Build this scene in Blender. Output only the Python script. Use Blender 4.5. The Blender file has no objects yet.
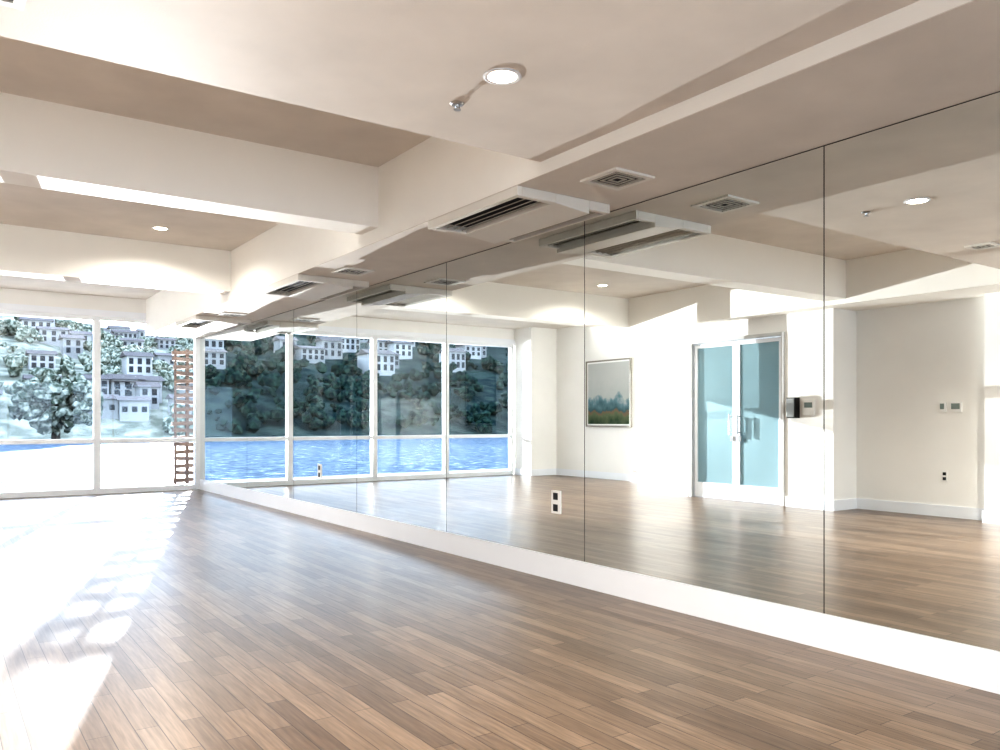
import bpy, bmesh, math, random
from mathutils import Vector, Matrix, noise
random.seed(11)
SC = bpy.context.scene
COL = SC.collection
D = bpy.data

# ---------------------------------------------------------------- materials
def newmat(name):
    m = D.materials.new(name); m.use_nodes = True
    nt = m.node_tree; nt.nodes.clear()
    out = nt.nodes.new('ShaderNodeOutputMaterial')
    return m, nt, out

def pbr(name, col, rough=0.5, metal=0.0, var=0.0, scale=3.0, bump=0.0, bscale=200.0, coat=0.0, emis=None, estr=0.0):
    m, nt, out = newmat(name)
    p = nt.nodes.new('ShaderNodeBsdfPrincipled')
    p.inputs['Base Color'].default_value = (*col, 1)
    p.inputs['Roughness'].default_value = rough
    p.inputs['Metallic'].default_value = metal
    p.inputs['Coat Weight'].default_value = coat
    if emis:
        p.inputs['Emission Color'].default_value = (*emis, 1)
        p.inputs['Emission Strength'].default_value = estr
    tc = nt.nodes.new('ShaderNodeTexCoord')
    if var > 0:
        n = nt.nodes.new('ShaderNodeTexNoise'); n.inputs['Scale'].default_value = scale
        n.inputs['Detail'].default_value = 6
        r = nt.nodes.new('ShaderNodeValToRGB')
        r.color_ramp.elements[0].position = 0.3; r.color_ramp.elements[1].position = 0.7
        r.color_ramp.elements[0].color = (*[c*(1-var) for c in col], 1)
        r.color_ramp.elements[1].color = (*[min(1, c*(1+var)) for c in col], 1)
        nt.links.new(tc.outputs['Object'], n.inputs['Vector'])
        nt.links.new(n.outputs['Fac'], r.inputs['Fac'])
        nt.links.new(r.outputs['Color'], p.inputs['Base Color'])
    if bump > 0:
        n2 = nt.nodes.new('ShaderNodeTexNoise'); n2.inputs['Scale'].default_value = bscale
        b = nt.nodes.new('ShaderNodeBump'); b.inputs['Strength'].default_value = bump
        b.inputs['Distance'].default_value = 0.002
        nt.links.new(tc.outputs['Object'], n2.inputs['Vector'])
        nt.links.new(n2.outputs['Fac'], b.inputs['Height'])
        nt.links.new(b.outputs['Normal'], p.inputs['Normal'])
    nt.links.new(p.outputs[0], out.inputs[0])
    return m

M_wall = pbr('paint_warm_white', (0.90, 0.885, 0.86), 0.6, var=0.02, scale=1.5, bump=0.15)
M_beam = pbr('paint_beam_white', (0.92, 0.895, 0.85), 0.6, var=0.02, scale=1.2, bump=0.2)
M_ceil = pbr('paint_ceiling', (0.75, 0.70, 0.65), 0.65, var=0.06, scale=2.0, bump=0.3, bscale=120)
M_trim = pbr('trim_white', (0.88, 0.90, 0.94), 0.35, var=0.01)
M_frame = pbr('window_frame_white', (0.85, 0.87, 0.89), 0.35, var=0.01)
M_dark = pbr('dark_backing', (0.015, 0.015, 0.017), 0.6, var=0.1)
M_black = pbr('black_plastic', (0.02, 0.02, 0.022), 0.4, var=0.1)
M_metal = pbr('brushed_steel', (0.55, 0.55, 0.55), 0.3, metal=1.0, var=0.05)
M_plate = pbr('plate_white', (0.88, 0.87, 0.85), 0.4, var=0.01)
M_ac = pbr('ac_plastic', (0.80, 0.77, 0.72), 0.45, var=0.02)
M_acslat = pbr('ac_slat', (0.50, 0.47, 0.42), 0.45, var=0.02)
M_picframe = pbr('picture_frame', (0.30, 0.28, 0.25), 0.6, var=0.05)
M_wood = pbr('weathered_slats', (0.10, 0.055, 0.032), 0.7, var=0.35, scale=6)
M_deck = pbr('deck_boards', (0.3, 0.27, 0.24), 0.7, var=0.2, scale=5)
M_glow = pbr('lamp_diffuser', (1, 0.95, 0.85), 0.5, emis=(1, 0.87, 0.68), estr=9)
M_screen = pbr('lcd_grey', (0.25, 0.3, 0.28), 0.3, var=0.05)

def glassmat():
    m, nt, out = newmat('window_glass')
    t = nt.nodes.new('ShaderNodeBsdfTransparent'); t.inputs[0].default_value = (0.96, 0.985, 1, 1)
    g = nt.nodes.new('ShaderNodeBsdfGlossy'); g.inputs['Roughness'].default_value = 0.0
    fr = nt.nodes.new('ShaderNodeFresnel'); fr.inputs[0].default_value = 1.4
    mx = nt.nodes.new('ShaderNodeMixShader')
    nt.links.new(fr.outputs[0], mx.inputs[0]); nt.links.new(t.outputs[0], mx.inputs[1])
    nt.links.new(g.outputs[0], mx.inputs[2]); nt.links.new(mx.outputs[0], out.inputs[0])
    return m
M_glass = glassmat()

def mirrormat():
    m, nt, out = newmat('mirror_silver')
    g = nt.nodes.new('ShaderNodeBsdfGlossy'); g.inputs['Roughness'].default_value = 0.0
    g.inputs['Color'].default_value = (0.87, 0.90, 0.89, 1)
    nt.links.new(g.outputs[0], out.inputs[0]); return m
M_mirror = mirrormat()

def frostmat():
    m, nt, out = newmat('frosted_pale_teal_glass')
    p = nt.nodes.new('ShaderNodeBsdfPrincipled')
    tc = nt.nodes.new('ShaderNodeTexCoord'); n = nt.nodes.new('ShaderNodeTexNoise'); n.inputs['Scale'].default_value = 0.8
    r = nt.nodes.new('ShaderNodeValToRGB')
    r.color_ramp.elements[0].color = (0.29, 0.41, 0.45, 1); r.color_ramp.elements[1].color = (0.40, 0.52, 0.56, 1)
    nt.links.new(tc.outputs['Object'], n.inputs['Vector']); nt.links.new(n.outputs['Fac'], r.inputs['Fac'])
    nt.links.new(r.outputs['Color'], p.inputs['Base Color'])
    p.inputs['Roughness'].default_value = 0.12
    tr = nt.nodes.new('ShaderNodeBsdfTranslucent'); tr.inputs[0].default_value = (0.42, 0.58, 0.62, 1)
    mx = nt.nodes.new('ShaderNodeMixShader'); mx.inputs[0].default_value = 0.25
    nt.links.new(p.outputs[0], mx.inputs[1]); nt.links.new(tr.outputs[0], mx.inputs[2])
    nt.links.new(mx.outputs[0], out.inputs[0]); return m
M_frost = frostmat()

def floormat():
    m, nt, out = newmat('oak_strip_floor')
    p = nt.nodes.new('ShaderNodeBsdfPrincipled')
    tc = nt.nodes.new('ShaderNodeTexCoord')
    mp = nt.nodes.new('ShaderNodeMapping'); mp.inputs['Rotation'].default_value = (0, 0, math.radians(90))
    nt.links.new(tc.outputs['Object'], mp.inputs['Vector'])
    br = nt.nodes.new('ShaderNodeTexBrick')
    br.offset = 0.37; br.offset_frequency = 2; br.squash = 1.0
    br.inputs['Scale'].default_value = 1.0
    br.inputs['Brick Width'].default_value = 0.8
    br.inputs['Row Height'].default_value = 0.085
    br.inputs['Mortar Size'].default_value = 0.0018
    br.inputs['Mortar Smooth'].default_value = 0.2
    br.inputs['Bias'].default_value = 0.0
    br.inputs['Color1'].default_value = (0.245, 0.180, 0.132, 1)
    br.inputs['Color2'].default_value = (0.135, 0.096, 0.070, 1)
    br.inputs['Mortar'].default_value = (0.032, 0.022, 0.017, 1)
    nt.links.new(mp.outputs[0], br.inputs['Vector'])
    mp2 = nt.nodes.new('ShaderNodeMapping'); mp2.inputs['Scale'].default_value = (28, 1.6, 1)
    nt.links.new(tc.outputs['Object'], mp2.inputs['Vector'])
    n = nt.nodes.new('ShaderNodeTexNoise'); n.inputs['Scale'].default_value = 3; n.inputs['Detail'].default_value = 8
    nt.links.new(mp2.outputs[0], n.inputs['Vector'])
    r = nt.nodes.new('ShaderNodeValToRGB')
    r.color_ramp.elements[0].position = 0.3; r.color_ramp.elements[0].color = (0.68, 0.66, 0.64, 1)
    r.color_ramp.elements[1].position = 0.7; r.color_ramp.elements[1].color = (1.2, 1.17, 1.15, 1)
    nt.links.new(n.outputs['Fac'], r.inputs['Fac'])
    mul = nt.nodes.new('ShaderNodeMix'); mul.data_type = 'RGBA'; mul.blend_type = 'MULTIPLY'; mul.inputs['Factor'].default_value = 1
    nt.links.new(br.outputs['Color'], mul.inputs[6]); nt.links.new(r.outputs['Color'], mul.inputs[7])
    nt.links.new(mul.outputs[2], p.inputs['Base Color'])
    n3 = nt.nodes.new('ShaderNodeTexNoise'); n3.inputs['Scale'].default_value = 1.3; n3.inputs['Detail'].default_value = 2
    nt.links.new(tc.outputs['Object'], n3.inputs['Vector'])
    mr = nt.nodes.new('ShaderNodeMapRange'); mr.inputs['To Min'].default_value = 0.27; mr.inputs['To Max'].default_value = 0.34
    nt.links.new(n3.outputs['Fac'], mr.inputs['Value']); nt.links.new(mr.outputs[0], p.inputs['Roughness'])
    b = nt.nodes.new('ShaderNodeBump'); b.inputs['Strength'].default_value = 0.15; b.inputs['Distance'].default_value = 0.001
    b.invert = True
    nt.links.new(br.outputs['Fac'], b.inputs['Height']); nt.links.new(b.outputs[0], p.inputs['Normal'])
    p.inputs['Specular IOR Level'].default_value = 0.55
    nt.links.new(p.outputs[0], out.inputs[0]); return m
M_floor = floormat()

def ramp_noise_mat(name, stops, scale, rough=0.8, bump=0.0, spec=0.3, detail=8, mapscale=(1,1,1), nrough=0.5):
    m, nt, out = newmat(name)
    p = nt.nodes.new('ShaderNodeBsdfPrincipled'); p.inputs['Roughness'].default_value = rough
    p.inputs['Specular IOR Level'].default_value = spec
    tc = nt.nodes.new('ShaderNodeTexCoord'); mp = nt.nodes.new('ShaderNodeMapping'); mp.inputs['Scale'].default_value = mapscale
    n = nt.nodes.new('ShaderNodeTexNoise'); n.inputs['Scale'].default_value = scale; n.inputs['Detail'].default_value = detail
    n.inputs['Roughness'].default_value = nrough
    r = nt.nodes.new('ShaderNodeValToRGB')
    els = r.color_ramp.elements
    while len(els) < len(stops): els.new(0.5)
    for e, (pos, c) in zip(els, stops): e.position = pos; e.color = (*c, 1)
    nt.links.new(tc.outputs['Object'], mp.inputs[0]); nt.links.new(mp.outputs[0], n.inputs['Vector'])
    nt.links.new(n.outputs['Fac'], r.inputs['Fac']); nt.links.new(r.outputs[0], p.inputs['Base Color'])
    if bump:
        b = nt.nodes.new('ShaderNodeBump'); b.inputs['Strength'].default_value = bump; b.inputs['Distance'].default_value = 0.3
        nt.links.new(n.outputs['Fac'], b.inputs['Height']); nt.links.new(b.outputs[0], p.inputs['Normal'])
    nt.links.new(p.outputs[0], out.inputs[0]); return m, nt, p, r, tc

M_water = ramp_noise_mat('bay_water', [(0.44, (0.02, 0.045, 0.08)), (0.52, (0.05, 0.085, 0.125)), (0.57, (0.16, 0.21, 0.26)), (0.62, (0.66, 0.70, 0.74))], 1.5, rough=0.6, bump=0.0, spec=0.06, detail=14, mapscale=(0.8, 1.3, 1), nrough=0.78)[0]

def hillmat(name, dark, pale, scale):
    # sun-glare haze painted into vegetation colour along world X: shaded forest to hazy pale
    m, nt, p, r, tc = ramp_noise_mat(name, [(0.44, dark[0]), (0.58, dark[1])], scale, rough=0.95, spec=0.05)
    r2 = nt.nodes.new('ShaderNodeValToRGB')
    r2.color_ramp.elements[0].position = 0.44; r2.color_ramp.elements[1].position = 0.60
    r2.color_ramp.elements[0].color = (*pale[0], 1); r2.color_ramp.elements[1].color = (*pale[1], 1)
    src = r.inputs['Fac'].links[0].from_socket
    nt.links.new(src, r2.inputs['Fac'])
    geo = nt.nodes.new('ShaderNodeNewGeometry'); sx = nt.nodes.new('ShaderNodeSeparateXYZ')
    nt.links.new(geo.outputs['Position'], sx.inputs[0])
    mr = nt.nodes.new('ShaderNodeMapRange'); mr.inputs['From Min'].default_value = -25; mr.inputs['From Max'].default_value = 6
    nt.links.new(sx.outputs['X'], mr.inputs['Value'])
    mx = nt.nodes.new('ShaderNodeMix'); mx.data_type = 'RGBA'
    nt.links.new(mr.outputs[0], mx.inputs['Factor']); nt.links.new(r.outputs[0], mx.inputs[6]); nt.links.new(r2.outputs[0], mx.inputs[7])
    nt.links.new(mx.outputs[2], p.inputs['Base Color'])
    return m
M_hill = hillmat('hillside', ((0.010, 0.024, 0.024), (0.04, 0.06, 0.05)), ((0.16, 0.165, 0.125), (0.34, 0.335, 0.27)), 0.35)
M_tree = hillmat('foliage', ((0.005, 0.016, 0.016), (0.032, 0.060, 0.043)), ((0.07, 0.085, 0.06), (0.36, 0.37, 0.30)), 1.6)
M_house = pbr('house_walls', (0.33, 0.32, 0.305), 0.7, var=0.5, scale=0.08)
M_roof = pbr('house_roofs', (0.11, 0.09, 0.08), 0.8, var=0.3, scale=0.1)
M_trunk = pbr('bark', (0.06, 0.05, 0.04), 0.9, var=0.2)

# ---------------------------------------------------------------- mesh builder
class MB:
    def __init__(s): s.v = []; s.f = []; s.mi = []; s.mats = []
    def m(s, mat):
        if mat not in s.mats: s.mats.append(mat)
        return s.mats.index(mat)
    def hexa(s, P, mat):
        b = len(s.v); s.v += [tuple(p) for p in P]; k = s.m(mat)
        for f in ((0,3,2,1),(4,5,6,7),(0,1,5,4),(1,2,6,5),(2,3,7,6),(3,0,4,7)):
            s.f.append(tuple(b+i for i in f)); s.mi.append(k)
        return s
    def box(s, x0, x1, y0, y1, z0, z1, mat):
        return s.hexa([(x0,y0,z0),(x1,y0,z0),(x1,y1,z0),(x0,y1,z0),(x0,y0,z1),(x1,y0,z1),(x1,y1,z1),(x0,y1,z1)], mat)
    def obox(s, c, size, rot, mat):
        R = rot; c = Vector(c); hx, hy, hz = [a/2 for a in size]
        P = [c + R @ Vector(q) for q in ((-hx,-hy,-hz),(hx,-hy,-hz),(hx,hy,-hz),(-hx,hy,-hz),(-hx,-hy,hz),(hx,-hy,hz),(hx,hy,hz),(-hx,hy,hz))]
        return s.hexa(P, mat)
    def tube(s, p0, p1, r0, r1, mat, n=16, cap=True):
        p0 = Vector(p0); p1 = Vector(p1); q = (p1-p0).to_track_quat('Z', 'Y'); b = len(s.v); k = s.m(mat)
        for p, r in ((p0, r0), (p1, r1)):
            for i in range(n):
                a = 2*math.pi*i/n; s.v.append(tuple(p + q @ Vector((r*math.cos(a), r*math.sin(a), 0))))
        for i in range(n):
            j = (i+1) % n; s.f.append((b+i, b+j, b+n+j, b+n+i)); s.mi.append(k)
        if cap:
            s.f.append(tuple(b+n-1-i for i in range(n))); s.mi.append(k)
            s.f.append(tuple(b+n+i for i in range(n))); s.mi.append(k)
        return s
    def blob(s, c, r, mat, sub=2, amp=0.35, freq=1.0):
        if sub not in ICO:
            bm = bmesh.new(); bmesh.ops.create_icosphere(bm, subdivisions=sub, radius=1)
            ICO[sub] = ([v.co.copy() for v in bm.verts], [[v.index for v in f.verts] for f in bm.faces]); bm.free()
        vs, fs = ICO[sub]
        b = len(s.v); k = s.m(mat); o = Vector((random.random()*50, random.random()*50, 0))
        for q in vs:
            d = 1 + amp*noise.noise(q*2.2*freq + o) + amp*0.6*noise.noise(q*5*freq + o)
            s.v.append((c[0]+q.x*r[0]*d, c[1]+q.y*r[1]*d, c[2]+q.z*r[2]*d))
        for f in fs:
            s.f.append(tuple(b+i for i in f)); s.mi.append(k)
        return s
    def done(s, name, parent=None, bevel=0.0, smooth=False):
        xs = [v[0] for v in s.v]; ys = [v[1] for v in s.v]; zs = [v[2] for v in s.v]
        o = Vector(((min(xs)+max(xs))/2, (min(ys)+max(ys))/2, min(zs)))
        me = D.meshes.new(name); me.from_pydata([(v[0]-o.x, v[1]-o.y, v[2]-o.z) for v in s.v], [], s.f)
        for mt in s.mats: me.materials.append(mt)
        for p, k in zip(me.polygons, s.mi): p.material_index = k; p.use_smooth = smooth
        me.update()
        ob = D.objects.new(name, me); COL.objects.link(ob); ob.location = o
        if bevel:
            bv = ob.modifiers.new('bevel', 'BEVEL'); bv.width = bevel; bv.segments = 2; bv.limit_method = 'ANGLE'
        if parent:
            ob.parent = parent; ob.matrix_parent_inverse = parent.matrix_world.inverted()
        return ob
ICO = {}

def empty(name, loc):
    e = D.objects.new(name, None); e.location = loc; e.empty_display_size = 0.2; COL.objects.link(e)
    e.matrix_world = Matrix.Translation(loc); return e

# ---------------------------------------------------------------- dimensions
XM = 3.78
YW = 14.40
YB = -3.6
ZH = 3.20
ZS = 2.61
ZN = 2.69
ZB = 2.72
XS = 2.90
T = 0.2

MB().box(-3.84, XM+0.3, YB-T, YW+0.25, -0.15, 0, M_floor).done('floor')
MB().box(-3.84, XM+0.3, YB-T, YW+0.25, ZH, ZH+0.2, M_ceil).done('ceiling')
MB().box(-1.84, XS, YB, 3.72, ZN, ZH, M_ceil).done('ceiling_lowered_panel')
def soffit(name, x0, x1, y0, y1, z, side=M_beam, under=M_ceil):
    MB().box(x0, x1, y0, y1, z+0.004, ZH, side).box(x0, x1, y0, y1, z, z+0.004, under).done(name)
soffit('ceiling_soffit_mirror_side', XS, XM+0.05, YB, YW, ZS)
soffit('ceiling_soffit_door_side', -3.64, -1.84, YB, 10.0, 2.66, M_beam, M_beam)
MB().box(-1.84, XS, 5.82, 6.12, ZB, ZH, M_beam).done('ceiling_beam')
MB().box(-1.84, XS, 9.70, 10.0, ZB, ZH, M_beam).done('ceiling_beam')

MB().box(XM+0.05, XM+0.3, YB, YW, 0, ZH, M_dark).done('wall_right')
seams = [2.463 + 1.88*k for k in range(-3, 7)]
edges = [YB] + [s for s in seams if YB < s < YW] + [YW]
root = empty('mirror_wall', (XM, 5, 0.18))
for i in range(len(edges)-1):
    MB().box(XM, XM+0.006, edges[i]+0.003, edges[i+1]-0.003, 0.182, ZS-0.006, M_mirror).done('mirror_panel_%d' % (i+1), root)
MB().box(XM+0.006, XM+0.05, YB, YW, 0.18, ZS, M_dark).done('mirror_backing', root)
MB().box(XM-0.012, XM+0.05, YB, YW, 0, 0.18, M_trim).done('baseboard_right')

X1, X2, X3 = -2.64, -2.10, -3.64
MB().box(X1-T, X1, YB, 6.16, 0, ZH, M_wall).done('wall_left_near')
w = MB()
dy0, dy1, dz = 6.90, 8.61, 2.42
w.box(X2-T, X2, 6.16, dy0, 0, ZH, M_wall).box(X2-T, X2, dy1, 9.70, 0, ZH, M_wall).box(X2-T, X2, dy0, dy1, dz, ZH, M_wall)
w.box(X1-T, X2-T, 6.16, 6.16+T, 0, ZH, M_wall)
w.box(X3, X2-T, 9.70-T, 9.70, 0, ZH, M_wall)
w.done('wall_left_door_bay')
MB().box(X3-T, X3, 9.70-T, YW+T, 0, ZH, M_wall).done('wall_left_far')
MB().box(X3, -2.94, 13.8, YW, 0, ZH, M_wall).done('wall_corner_pier')
MB().box(X1, -2.44, 3.5, 4.45, 0, 2.66, M_wall).done('wall_pier')
bh = 0.14; bt = 0.018
b = MB()
b.box(X1, X1+bt, 4.45, 6.16, 0, bh, M_trim)
b.box(X1, X1+bt, YB, 3.5, 0, bh, M_trim)
b.box(-2.44, -2.44+bt, 3.5-bt, 4.45+bt, 0, bh, M_trim).box(X1, -2.44, 4.45, 4.45+bt, 0, bh, M_trim)
b.box(X1, X2, 6.16-bt, 6.16, 0, bh, M_trim)
b.box(X2, X2+bt, 6.16-bt, dy0-0.03, 0, bh, M_trim).box(X2, X2+bt, dy1+0.03, 9.70+bt, 0, bh, M_trim)
b.box(X3, X3+bt, 9.70, 13.8, 0, bh, M_trim)
b.box(X3, -2.94+bt, 13.8-bt, 13.8, 0, bh, M_trim).box(-2.94, -2.94+bt, 13.8, YW, 0, bh, M_trim)
b.done('baseboard_left')

w = MB()
w.box(X1-T, XM+0.3, YB-T, YB, 0, 0.3, M_wall).box(X1-T, XM+0.3, YB-T, YB, 2.6, ZH, M_wall)
w.box(X1-T, -2.3, YB-T, YB, 0.3, 2.6, M_wall).box(0.45, 0.75, YB-T, YB, 0.3, 2.6, M_wall).box(3.5, XM+0.3, YB-T, YB, 0.3, 2.6, M_wall)
w.done('wall_back')

ZT = 2.87
w = MB()
w.box(X3-T, XM+0.3, YW, YW+T, ZT, ZH, M_wall)
w.box(X3-T, -2.94, YW, YW+T, 0, ZT, M_wall)
w.done('wall_window_side')
mull = [-2.90, -1.20, 0.45, 2.17, 3.75]
fr = 0.05
for i in range(4):
    a, c = mull[i], mull[i+1]
    r_ = empty('window_%d' % (i+1), ((a+c)/2, YW+0.06, 0))
    f = MB()
    f.box(a-0.001, a+fr, YW, YW+0.12, 0, ZT, M_frame).box(c-fr, c+0.001, YW, YW+0.12, 0, ZT, M_frame)
    f.box(a+fr, c-fr, YW, YW+0.12, 0.0, 0.09, M_frame)
    f.box(a+fr, c-fr, YW, YW+0.12, ZT-0.07, ZT, M_frame)
    f.box(a+fr, c-fr, YW+0.01, YW+0.11, 0.82, 0.89, M_frame)
    f.done('frame', r_, bevel=0.004)
    MB().box(a+fr, c-fr, YW+0.055, YW+0.06, 0.09, 0.82, M_glass).box(a+fr, c-fr, YW+0.055, YW+0.06, 0.89, ZT-0.07, M_glass).done('glass', r_)
MB().box(-2.94, XM, YW-0.03, YW, ZT, ZT+0.10, M_trim).done('trim_1')
MB().box(XM-0.03, XM+0.3, YW, YW+T, 0, ZT, M_frame).done('trim_2')
for i, (a, c) in enumerate(((-2.3, 0.45), (0.75, 3.5))):  # back windows out of view, added to bring light into the near end
    r_ = empty('window_%d' % (5+i), ((a+c)/2, YB-0.1, 0.3))
    f = MB()
    m_ = (a+c)/2
    for q in (a+0.03, m_, c-0.03): f.box(q-0.03, q+0.03, YB-0.13, YB-0.05, 0.3, 2.6, M_frame)
    f.box(a, c, YB-0.128, YB-0.052, 0.3, 0.36, M_frame).box(a, c, YB-0.128, YB-0.052, 2.54, 2.6, M_frame)
    f.done('frame', r_)
    MB().box(a+0.06, c-0.06, YB-0.093, YB-0.087, 0.36, 2.54, M_glass).done('glass', r_)

door = empty('door_1', (X2, (dy0+dy1)/2, 0))
M_doorframe = pbr('door_frame_aluminium', (0.62, 0.62, 0.62), 0.45, var=0.02)
f = MB()
f.box(X2-0.12, X2+0.02, dy0, dy0+0.05, 0, dz, M_doorframe).box(X2-0.12, X2+0.02, dy1-0.05, dy1, 0, dz, M_doorframe)
f.box(X2-0.12, X2+0.02, dy0+0.05, dy1-0.05, dz-0.05, dz, M_doorframe)
f.done('door_frame', door, bevel=0.004)
mid = (dy0+dy1)/2
for k, (a, c) in enumerate(((dy0+0.06, mid-0.006), (mid+0.006, dy1-0.06))):
    f = MB(); xa, xb = X2-0.08, X2-0.035
    st = 0.06
    f.box(xa, xb, a, a+st, 0.01, dz-0.06, M_trim).box(xa, xb, c-st, c, 0.01, dz-0.06, M_trim)
    f.box(xa, xb, a+st, c-st, 0.01, 0.24, M_trim).box(xa, xb, a+st, c-st, dz-0.12, dz-0.06, M_trim)
    f.done('door_leaf_%d' % (k+1), door, bevel=0.003)
    MB().box(xa+0.018, xb-0.018, a+st, c-st, 0.24, dz-0.12, M_frost).done('door_glass_%d' % (k+1), door)
    hy = mid-0.07 if k == 0 else mid+0.07
    h = MB()
    h.tube((X2+0.03, hy, 0.98), (X2+0.03, hy, 1.28), 0.015, 0.015, M_metal)
    h.tube((xb, hy, 1.01), (X2+0.03, hy, 1.01), 0.009, 0.009, M_metal).tube((xb, hy, 1.25), (X2+0.03, hy, 1.25), 0.009, 0.009, M_metal)
    h.box(xb, xb+0.012, hy-0.03, hy+0.03, 0.88, 0.96, M_metal)
    h.done('door_pull_%d' % (k+1), door)

g = MB()
g.box(X2, X2+0.10, 6.66, 6.80, 1.22, 1.50, M_black).box(X2+0.10, X2+0.115, 6.675, 6.785, 1.235, 1.485, M_metal)
g.box(X2, X2+0.03, 6.42, 6.60, 1.26, 1.46, M_plate).box(X2+0.03, X2+0.035, 6.45, 6.57, 1.36, 1.43, M_screen)
g.done('door_access_panel', bevel=0.004)
for y, wd in ((5.02, 0.09), (4.86, 0.14)):
    MB().box(X1, X1+0.025, y-wd/2, y+wd/2, 1.29, 1.41, M_plate).box(X1+0.025, X1+0.028, y-wd/2+0.02, y+wd/2-0.02, 1.325, 1.395, M_screen).done('thermostat', bevel=0.003)
def outlet(loc, nx, tall=0.12, wide=0.075):
    x, y, z = loc; s_ = nx
    g = MB()
    lo, hi = sorted((x, x+s_*0.008)); g.box(lo, hi, y-wide/2, y+wide/2, z-tall/2, z+tall/2, M_plate)
    lo, hi = sorted((x+s_*0.008, x+s_*0.010))
    for dz_ in (-0.25*tall, 0.25*tall):
        g.box(lo, hi, y-wide*0.26, y+wide*0.26, z+dz_-tall*0.15, z+dz_+tall*0.15, M_black)
    g.done('wall_outlet')
outlet((X1, 5.0, 0.5), 1)
outlet((XM, 4.66, 0.58), -1, 0.17, 0.10)
outlet((XM, 9.13, 0.58), -1, 0.17, 0.10)

def artmat():
    m, nt, out = newmat('landscape_print')
    p = nt.nodes.new('ShaderNodeBsdfPrincipled'); p.inputs['Roughness'].default_value = 0.9
    p.inputs['Specular IOR Level'].default_value = 0.0
    tc = nt.nodes.new('ShaderNodeTexCoord'); sx = nt.nodes.new('ShaderNodeSeparateXYZ')
    nt.links.new(tc.outputs['Generated'], sx.inputs[0])
    n = nt.nodes.new('ShaderNodeTexNoise'); n.inputs['Scale'].default_value = 5; n.inputs['Detail'].default_value = 8
    nt.links.new(tc.outputs['Generated'], n.inputs['Vector'])
    ma = nt.nodes.new('ShaderNodeMath'); ma.operation = 'MULTIPLY_ADD'; ma.inputs[1].default_value = 0.5
    nt.links.new(n.outputs['Fac'], ma.inputs[0]); nt.links.new(sx.outputs['Z'], ma.inputs[2])
    r = nt.nodes.new('ShaderNodeValToRGB'); e = r.color_ramp.elements
    e[0].position = 0.2; e[0].color = (0.05, 0.09, 0.06, 1)
    e[1].position = 1.0; e[1].color = (0.52, 0.53, 0.52, 1)
    for pos, c in ((0.36, (0.16, 0.19, 0.12)), (0.44, (0.24, 0.17, 0.12)), (0.50, (0.08, 0.15, 0.17)), (0.62, (0.17, 0.27, 0.30)), (0.70, (0.47, 0.49, 0.48))):
        q = e.new(pos); q.color = (*c, 1)
    nt.links.new(ma.outputs[0], r.inputs['Fac']); nt.links.new(r.outputs[0], p.inputs['Base Color'])
    nt.links.new(p.outputs[0], out.inputs[0]); return m
pr = empty('framed_picture', (X3, 12.1, 1.1))
a, c, z0, z1 = 11.46, 12.79, 1.06, 2.42
f = MB()
f.box(X3, X3+0.04, a, a+0.03, z0, z1, M_picframe).box(X3, X3+0.04, c-0.03, c, z0, z1, M_picframe).box(X3, X3+0.04, a+0.03, c-0.03, z0, z0+0.03, M_picframe).box(X3, X3+0.04, a+0.03, c-0.03, z1-0.03, z1, M_picframe)
f.done('frame', pr)
MB().box(X3, X3+0.02, a+0.03, c-0.03, z0+0.03, z1-0.03, M_plate).done('mat_board', pr)
MB().box(X3+0.02, X3+0.023, a+0.06, c-0.06, z0+0.06, z1-0.06, artmat()).done('print', pr)

def cassette(y0):
    y1 = y0+1.08; x0, x1 = 2.90, 3.66; z1 = ZS; z0 = ZS-0.06
    r_ = empty('ceiling_air_conditioner', ((x0+x1)/2, (y0+y1)/2, z0))
    g = MB()
    ga, gb = x0+0.04, x0+0.30
    xc = x1-0.18
    g.box(x0, ga, y0, y1, z0, z1, M_ac)
    g.box(ga, gb, y0, y0+0.05, z0, z1, M_ac).box(ga, gb, y1-0.05, y1, z0, z1, M_ac)
    za, zb_ = z0, z0-0.03
    g.hexa([(gb,y0,za),(xc,y0,zb_),(xc,y1,zb_),(gb,y1,za),(gb,y0,z1),(xc,y0,z1),(xc,y1,z1),(gb,y1,z1)], M_ac)
    g.box(x1-0.02, x1, y0, y1, z0, z1, M_ac).box(xc, x1-0.02, y0, y0+0.04, z0, z1, M_ac).box(xc, x1-0.02, y1-0.04, y1, z0, z1, M_ac)
    g.done('housing', r_, bevel=0.005)
    MB().box(ga, gb, y0+0.05, y1-0.05, z1-0.012, z1, M_dark).box(xc, x1-0.02, y0+0.04, y1-0.04, z1-0.012, z1, M_dark).done('intake_void', r_)
    s = MB()
    for k in range(4):
        xx = ga+0.035+k*0.063
        s.obox((xx, (y0+y1)/2, z0+0.022), (0.024, y1-y0-0.1, 0.006), Matrix.Rotation(math.radians(-28), 3, 'Y'), M_acslat)
    for k in range(2):
        s.obox((xc+0.05+k*0.055, (y0+y1)/2, z0+0.02), (0.026, y1-y0-0.08, 0.006), Matrix.Rotation(math.radians(35), 3, 'Y'), M_acslat)
    s.done('grille_slats', r_)
for y in (3.95, 7.55, 11.3): cassette(y)

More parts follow.
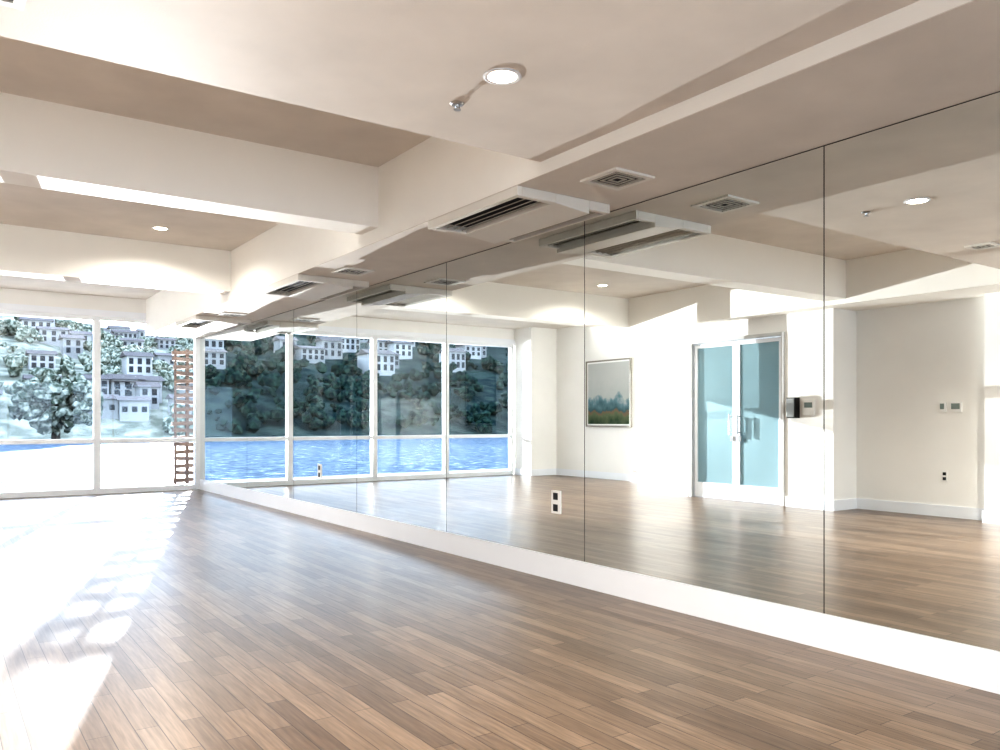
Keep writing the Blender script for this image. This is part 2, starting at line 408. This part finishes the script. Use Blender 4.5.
def register(x, y, z, s=0.36, sy=None):
    sy = sy or s
    g = MB(); t = 0.035
    g.box(x-s/2, x-s/2+t, y-sy/2, y+sy/2, z-0.013, z, M_ac).box(x+s/2-t, x+s/2, y-sy/2, y+sy/2, z-0.013, z, M_ac)
    g.box(x-s/2+t, x+s/2-t, y-sy/2, y-sy/2+t, z-0.013, z, M_ac).box(x-s/2+t, x+s/2-t, y+sy/2-t, y+sy/2, z-0.013, z, M_ac)
    g.box(x-s/2+t, x+s/2-t, y-sy/2+t, y+sy/2-t, z-0.003, z, M_dark)
    for q in (0.050, 0.082, 0.114):
        i0 = s/2-q; j0 = sy/2-q
        if i0 < 0.02: continue
        e_ = 0.015
        g.box(x-i0, x+i0, y-j0, y-j0+e_, z-0.011, z-0.007, M_acslat).box(x-i0, x+i0, y+j0-e_, y+j0, z-0.011, z-0.007, M_acslat)
        g.box(x-i0, x-i0+e_, y-j0+e_, y+j0-e_, z-0.011, z-0.007, M_acslat).box(x+i0-e_, x+i0, y-j0+e_, y+j0-e_, z-0.011, z-0.007, M_acslat)
    g.done('ceiling_vent')
register(3.30, 3.50, ZS, 0.31); register(3.27, 7.1, ZS, 0.31); register(3.27, 10.9, ZS, 0.31)
register(0.16, 3.30, ZN, 0.22)

def downlight(x, y, z, power=130):
    g = MB(); n = 32; k = g.m(M_trim)
    prof = [(0.083, 0.0), (0.085, -0.004), (0.075, -0.007), (0.062, -0.004)]
    b0 = len(g.v)
    for r, h in prof:
        for i in range(n):
            a = 2*math.pi*i/n; g.v.append((x+r*math.cos(a), y+r*math.sin(a), z+h))
    for j in range(len(prof)-1):
        for i in range(n):
            q = (i+1) % n
            g.f.append((b0+j*n+i, b0+j*n+q, b0+(j+1)*n+q, b0+(j+1)*n+i)); g.mi.append(k)
    g.tube((x, y, z-0.003), (x, y, z-0.0045), 0.064, 0.064, M_glow, 32)
    ob = g.done('recessed_downlight')
    L = D.lights.new('downlight_lamp', 'SPOT'); L.energy = power; L.color = (1, 0.95, 0.87); L.spot_size = math.radians(160); L.spot_blend = 1.0; L.shadow_soft_size = 0.0
    lo = D.objects.new('lamp', L); COL.objects.link(lo); lo.parent = ob; lo.matrix_parent_inverse = Matrix.Identity(4); lo.location = (0, 0, -0.03)
for x, y, z, pw in ((2.04, 2.89, ZN, 120), (-0.6, 2.89, ZN, 240), (2.0, -0.4, ZN, 110), (-0.6, -0.4, ZN, 190), (1.95, 8.97, ZH, 130), (-0.6, 8.97, ZH, 130)):
    downlight(x, y, z, pw)
def sprinkler(x, y, z):
    g = MB()
    z = z-0.001
    g.tube((x, y, z), (x, y, z-0.008), 0.034, 0.028, M_metal, 20).tube((x, y, z-0.008), (x, y, z-0.018), 0.010, 0.008, M_metal, 10)
    g.tube((x-0.012, y, z-0.016), (x-0.004, y, z-0.029), 0.003, 0.003, M_metal, 6).tube((x+0.012, y, z-0.016), (x+0.004, y, z-0.029), 0.003, 0.003, M_metal, 6)
    g.tube((x, y, z-0.028), (x, y, z-0.031), 0.018, 0.018, M_metal, 14)
    g.done('fire_sprinkler')
sprinkler(2.04, 3.26, ZN)

# ---------------------------------------------------------------- exterior
MB().box(-6, 8, YW+0.25, 17.2, -0.25, -0.06, M_deck).done('outdoor_deck')
s = MB()
cx, cy = 4.08, 16.5
for k in range(19):
    z = 0.03 + k*0.138
    rot = Matrix.Rotation(math.radians(7 if k % 2 else -7), 3, 'Z') @ Matrix.Rotation(math.radians(3 if k % 2 else -3), 3, 'Y')
    off = 0.03*math.sin(k*0.6)
    s.obox((cx+off, cy, z), (0.50, 0.12, 0.075), rot, M_wood)
s.box(cx-0.03, cx+0.03, cy-0.03, cy+0.03, -0.06, 2.58, M_wood)
s.box(cx-0.24, cx-0.20, cy-0.02, cy+0.02, -0.06, 2.58, M_wood).box(cx+0.20, cx+0.24, cy-0.02, cy+0.02, -0.06, 2.58, M_wood)
s.done('slatted_wooden_screen')

def H(x, y):
    t = max(0.0, (y-112)/220)
    sc = 1 - 0.36*min(1, max(0, (x+10)/50))
    base = -1.6 + 54*sc*min(1, t)**0.85 + 1.5*min(1, t*12)
    return base + 4*noise.noise(Vector((x*0.012, y*0.012, 1)))*min(1, t*4) + 1.2*noise.noise(Vector((x*0.06, y*0.06, 4)))*min(1, t*6)
hroot = empty('hillside', (-70, 220, 0))
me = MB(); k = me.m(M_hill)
nx, ny = 110, 40
for j in range(ny+1):
    for i in range(nx+1):
        x = -420+i*(700/nx); y = 108+j*(260/ny)
        me.v.append((x, y, H(x, y)))
for j in range(ny):
    for i in range(nx):
        a = j*(nx+1)+i; me.f.append((a, a+1, a+nx+2, a+nx+1)); me.mi.append(k)
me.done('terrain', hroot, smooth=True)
me = MB(); k = me.m(M_water)
me.v += [(-500, YW+2, -1.1), (400, YW+2, -1.1), (400, 120, -1.1), (-500, 120, -1.1)]; me.f.append((0, 1, 2, 3)); me.mi.append(k)
me.done('bay_water')
t = MB()
houses = []
for i in range(420):
    x = random.uniform(-240, -12) if i % 3 else random.uniform(-5, 105)
    y = 118+14*random.random() if i % 6 == 0 else 145 + 170*random.random()
    sc_ = 0.70 if y < 140 else 0.9
    houses.append((x, y, sc_*random.uniform(3.4, 7.0), sc_*random.uniform(4, 6), sc_*random.uniform(2.6, 4.2)))
for i in range(3600):
    if i % 3: x = random.uniform(-250, -10)
    else: x = random.uniform(-10, 105)
    y = 113 + 215*random.random()**1.15
    if any(abs(x-hx) < hw*0.6+1.0 and -11 < y-hy < 4 for hx, hy, hw, hd, hh in houses): continue
    R = random.uniform(0.9, 1.9)*(0.75+y/700)
    for q in range(4):
        r = R*random.uniform(0.4, 0.75)
        px_, py_ = x+random.uniform(-1, 1)*R, y+random.uniform(-1, 1)*R
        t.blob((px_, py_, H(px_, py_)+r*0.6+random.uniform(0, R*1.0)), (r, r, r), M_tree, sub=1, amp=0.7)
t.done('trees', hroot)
h = MB()
for x, y, w_, d_, hh in houses:
    z = H(x, y)
    h.box(x-w_/2, x+w_/2, y-d_/2, y+d_/2, z-2, z+hh, M_house)
    b0 = len(h.v); kk = h.m(M_roof); rr = 0.3*hh; e = 0.35
    h.v += [(x-w_/2-e, y-d_/2-e, z+hh), (x+w_/2+e, y-d_/2-e, z+hh), (x+w_/2+e, y+d_/2+e, z+hh), (x-w_/2-e, y+d_/2+e, z+hh), (x-w_/2-e, y, z+hh+rr), (x+w_/2+e, y, z+hh+rr)]
    for fc in ((0, 1, 5, 4), (2, 3, 4, 5), (0, 4, 3), (1, 2, 5), (0, 3, 2, 1)):
        h.f.append(tuple(b0+q for q in fc)); h.mi.append(kk)
    nwin = max(2, int(w_//1.2))
    for q in range(nwin):
        wx = x-w_/2+(q+0.5)*w_/nwin
        for zz in ([z+0.3*hh] if hh < 2.4 else [z+0.1*hh, z+0.56*hh]):
            h.box(wx-0.34, wx+0.34, y-d_/2-0.05, y-d_/2+0.02, zz, zz+0.33*hh, M_dark)
h.done('houses', hroot)
tr = MB()
ty = 106
tr.tube((11.6, ty, -1.3), (11.8, ty, 4.0), 0.5, 0.3, M_trunk, 10)
for a_ in range(5):
    tr.tube((11.8, ty, 2.5), (11.8+3*math.cos(a_*1.3), ty+2*math.sin(a_*1.3), 5.5), 0.22, 0.1, M_trunk, 8)
for i in range(300):
    a_ = random.uniform(0, 6.28); rr = random.random()**0.6*4.6
    q_ = random.uniform(0.35, 0.75)
    tr.blob((11.8+rr*math.cos(a_), ty+rr*0.7*math.sin(a_), 3.4+random.uniform(-4.4, 4.8)*(1-rr/7)), (q_, q_, q_*0.9), M_tree, sub=1, amp=0.8)
tr.done('shoreline_tree')

# ---------------------------------------------------------------- lighting
S = D.lights.new('sun', 'SUN'); S.energy = 9.0; S.angle = math.radians(0.35); S.color = (1, 0.98, 0.96)
so = D.objects.new('sun', S); COL.objects.link(so); so.location = (10, 40, 12)
so.rotation_euler = Vector((-0.295, -1, -0.2126)).to_track_quat('-Z', 'Y').to_euler()

G = D.lights.new('water_glint_fill', 'SPOT'); G.energy = 22000; G.color = (1, 0.98, 0.96); G.spot_blend = 0.4; G.shadow_soft_size = 0.0  # unseen spot added to imitate sun glinting up off the water
go = D.objects.new('water_glint_fill', G); COL.objects.link(go); go.location = (4.5, 26, 0.1)
go.rotation_euler = (Vector((0.3, 8, 7.4))-Vector((4.5, 26, 0.1))).to_track_quat('-Z', 'Y').to_euler()
G.spot_size = math.radians(44)

def portal(x0, x1, z0, z1, y, toward):
    A = D.lights.new('sky_portal', 'AREA'); A.shape = 'RECTANGLE'; A.size = x1-x0; A.size_y = z1-z0
    A.cycles.is_portal = True
    o = D.objects.new('sky_portal', A); COL.objects.link(o); o.location = ((x0+x1)/2, y, (z0+z1)/2)
    o.rotation_euler = Vector((0, toward, 0)).to_track_quat('-Z', 'Z').to_euler()
portal(-2.94, 3.78, 0.0, 2.87, YW+0.22, -1)
portal(-2.3, 3.5, 0.3, 2.6, YB-0.22, 1)

W = D.worlds.new('World'); SC.world = W; W.use_nodes = True
nt = W.node_tree; nt.nodes.clear()
bg = nt.nodes.new('ShaderNodeBackground'); o = nt.nodes.new('ShaderNodeOutputWorld')
tc = nt.nodes.new('ShaderNodeTexCoord'); sx = nt.nodes.new('ShaderNodeSeparateXYZ'); r = nt.nodes.new('ShaderNodeValToRGB')
nt.links.new(tc.outputs['Generated'], sx.inputs[0]); nt.links.new(sx.outputs['Z'], r.inputs['Fac'])
e = r.color_ramp.elements
e[0].position = 0.0; e[0].color = (0.76, 0.87, 1.0, 1); e[1].position = 0.6; e[1].color = (0.56, 0.72, 1.0, 1)
nt.links.new(r.outputs[0], bg.inputs[0]); bg.inputs[1].default_value = 2.7
nt.links.new(bg.outputs[0], o.inputs[0])

# ---------------------------------------------------------------- camera
cam = D.cameras.new('camera'); co = D.objects.new('camera', cam); COL.objects.link(co)
co.location = (0, 0, 1.18); co.rotation_euler = (math.radians(90), 0, math.radians(-35.06))
cam.sensor_width = 36; cam.lens = 808*36/1000; cam.shift_y = 0.046; cam.clip_end = 2000
SC.camera = co
SC.view_settings.view_transform = 'Standard'
SC.view_settings.exposure = 0.55
try:
    SC.view_settings.look = 'High Contrast'
except Exception as ex:
    print('look', ex)
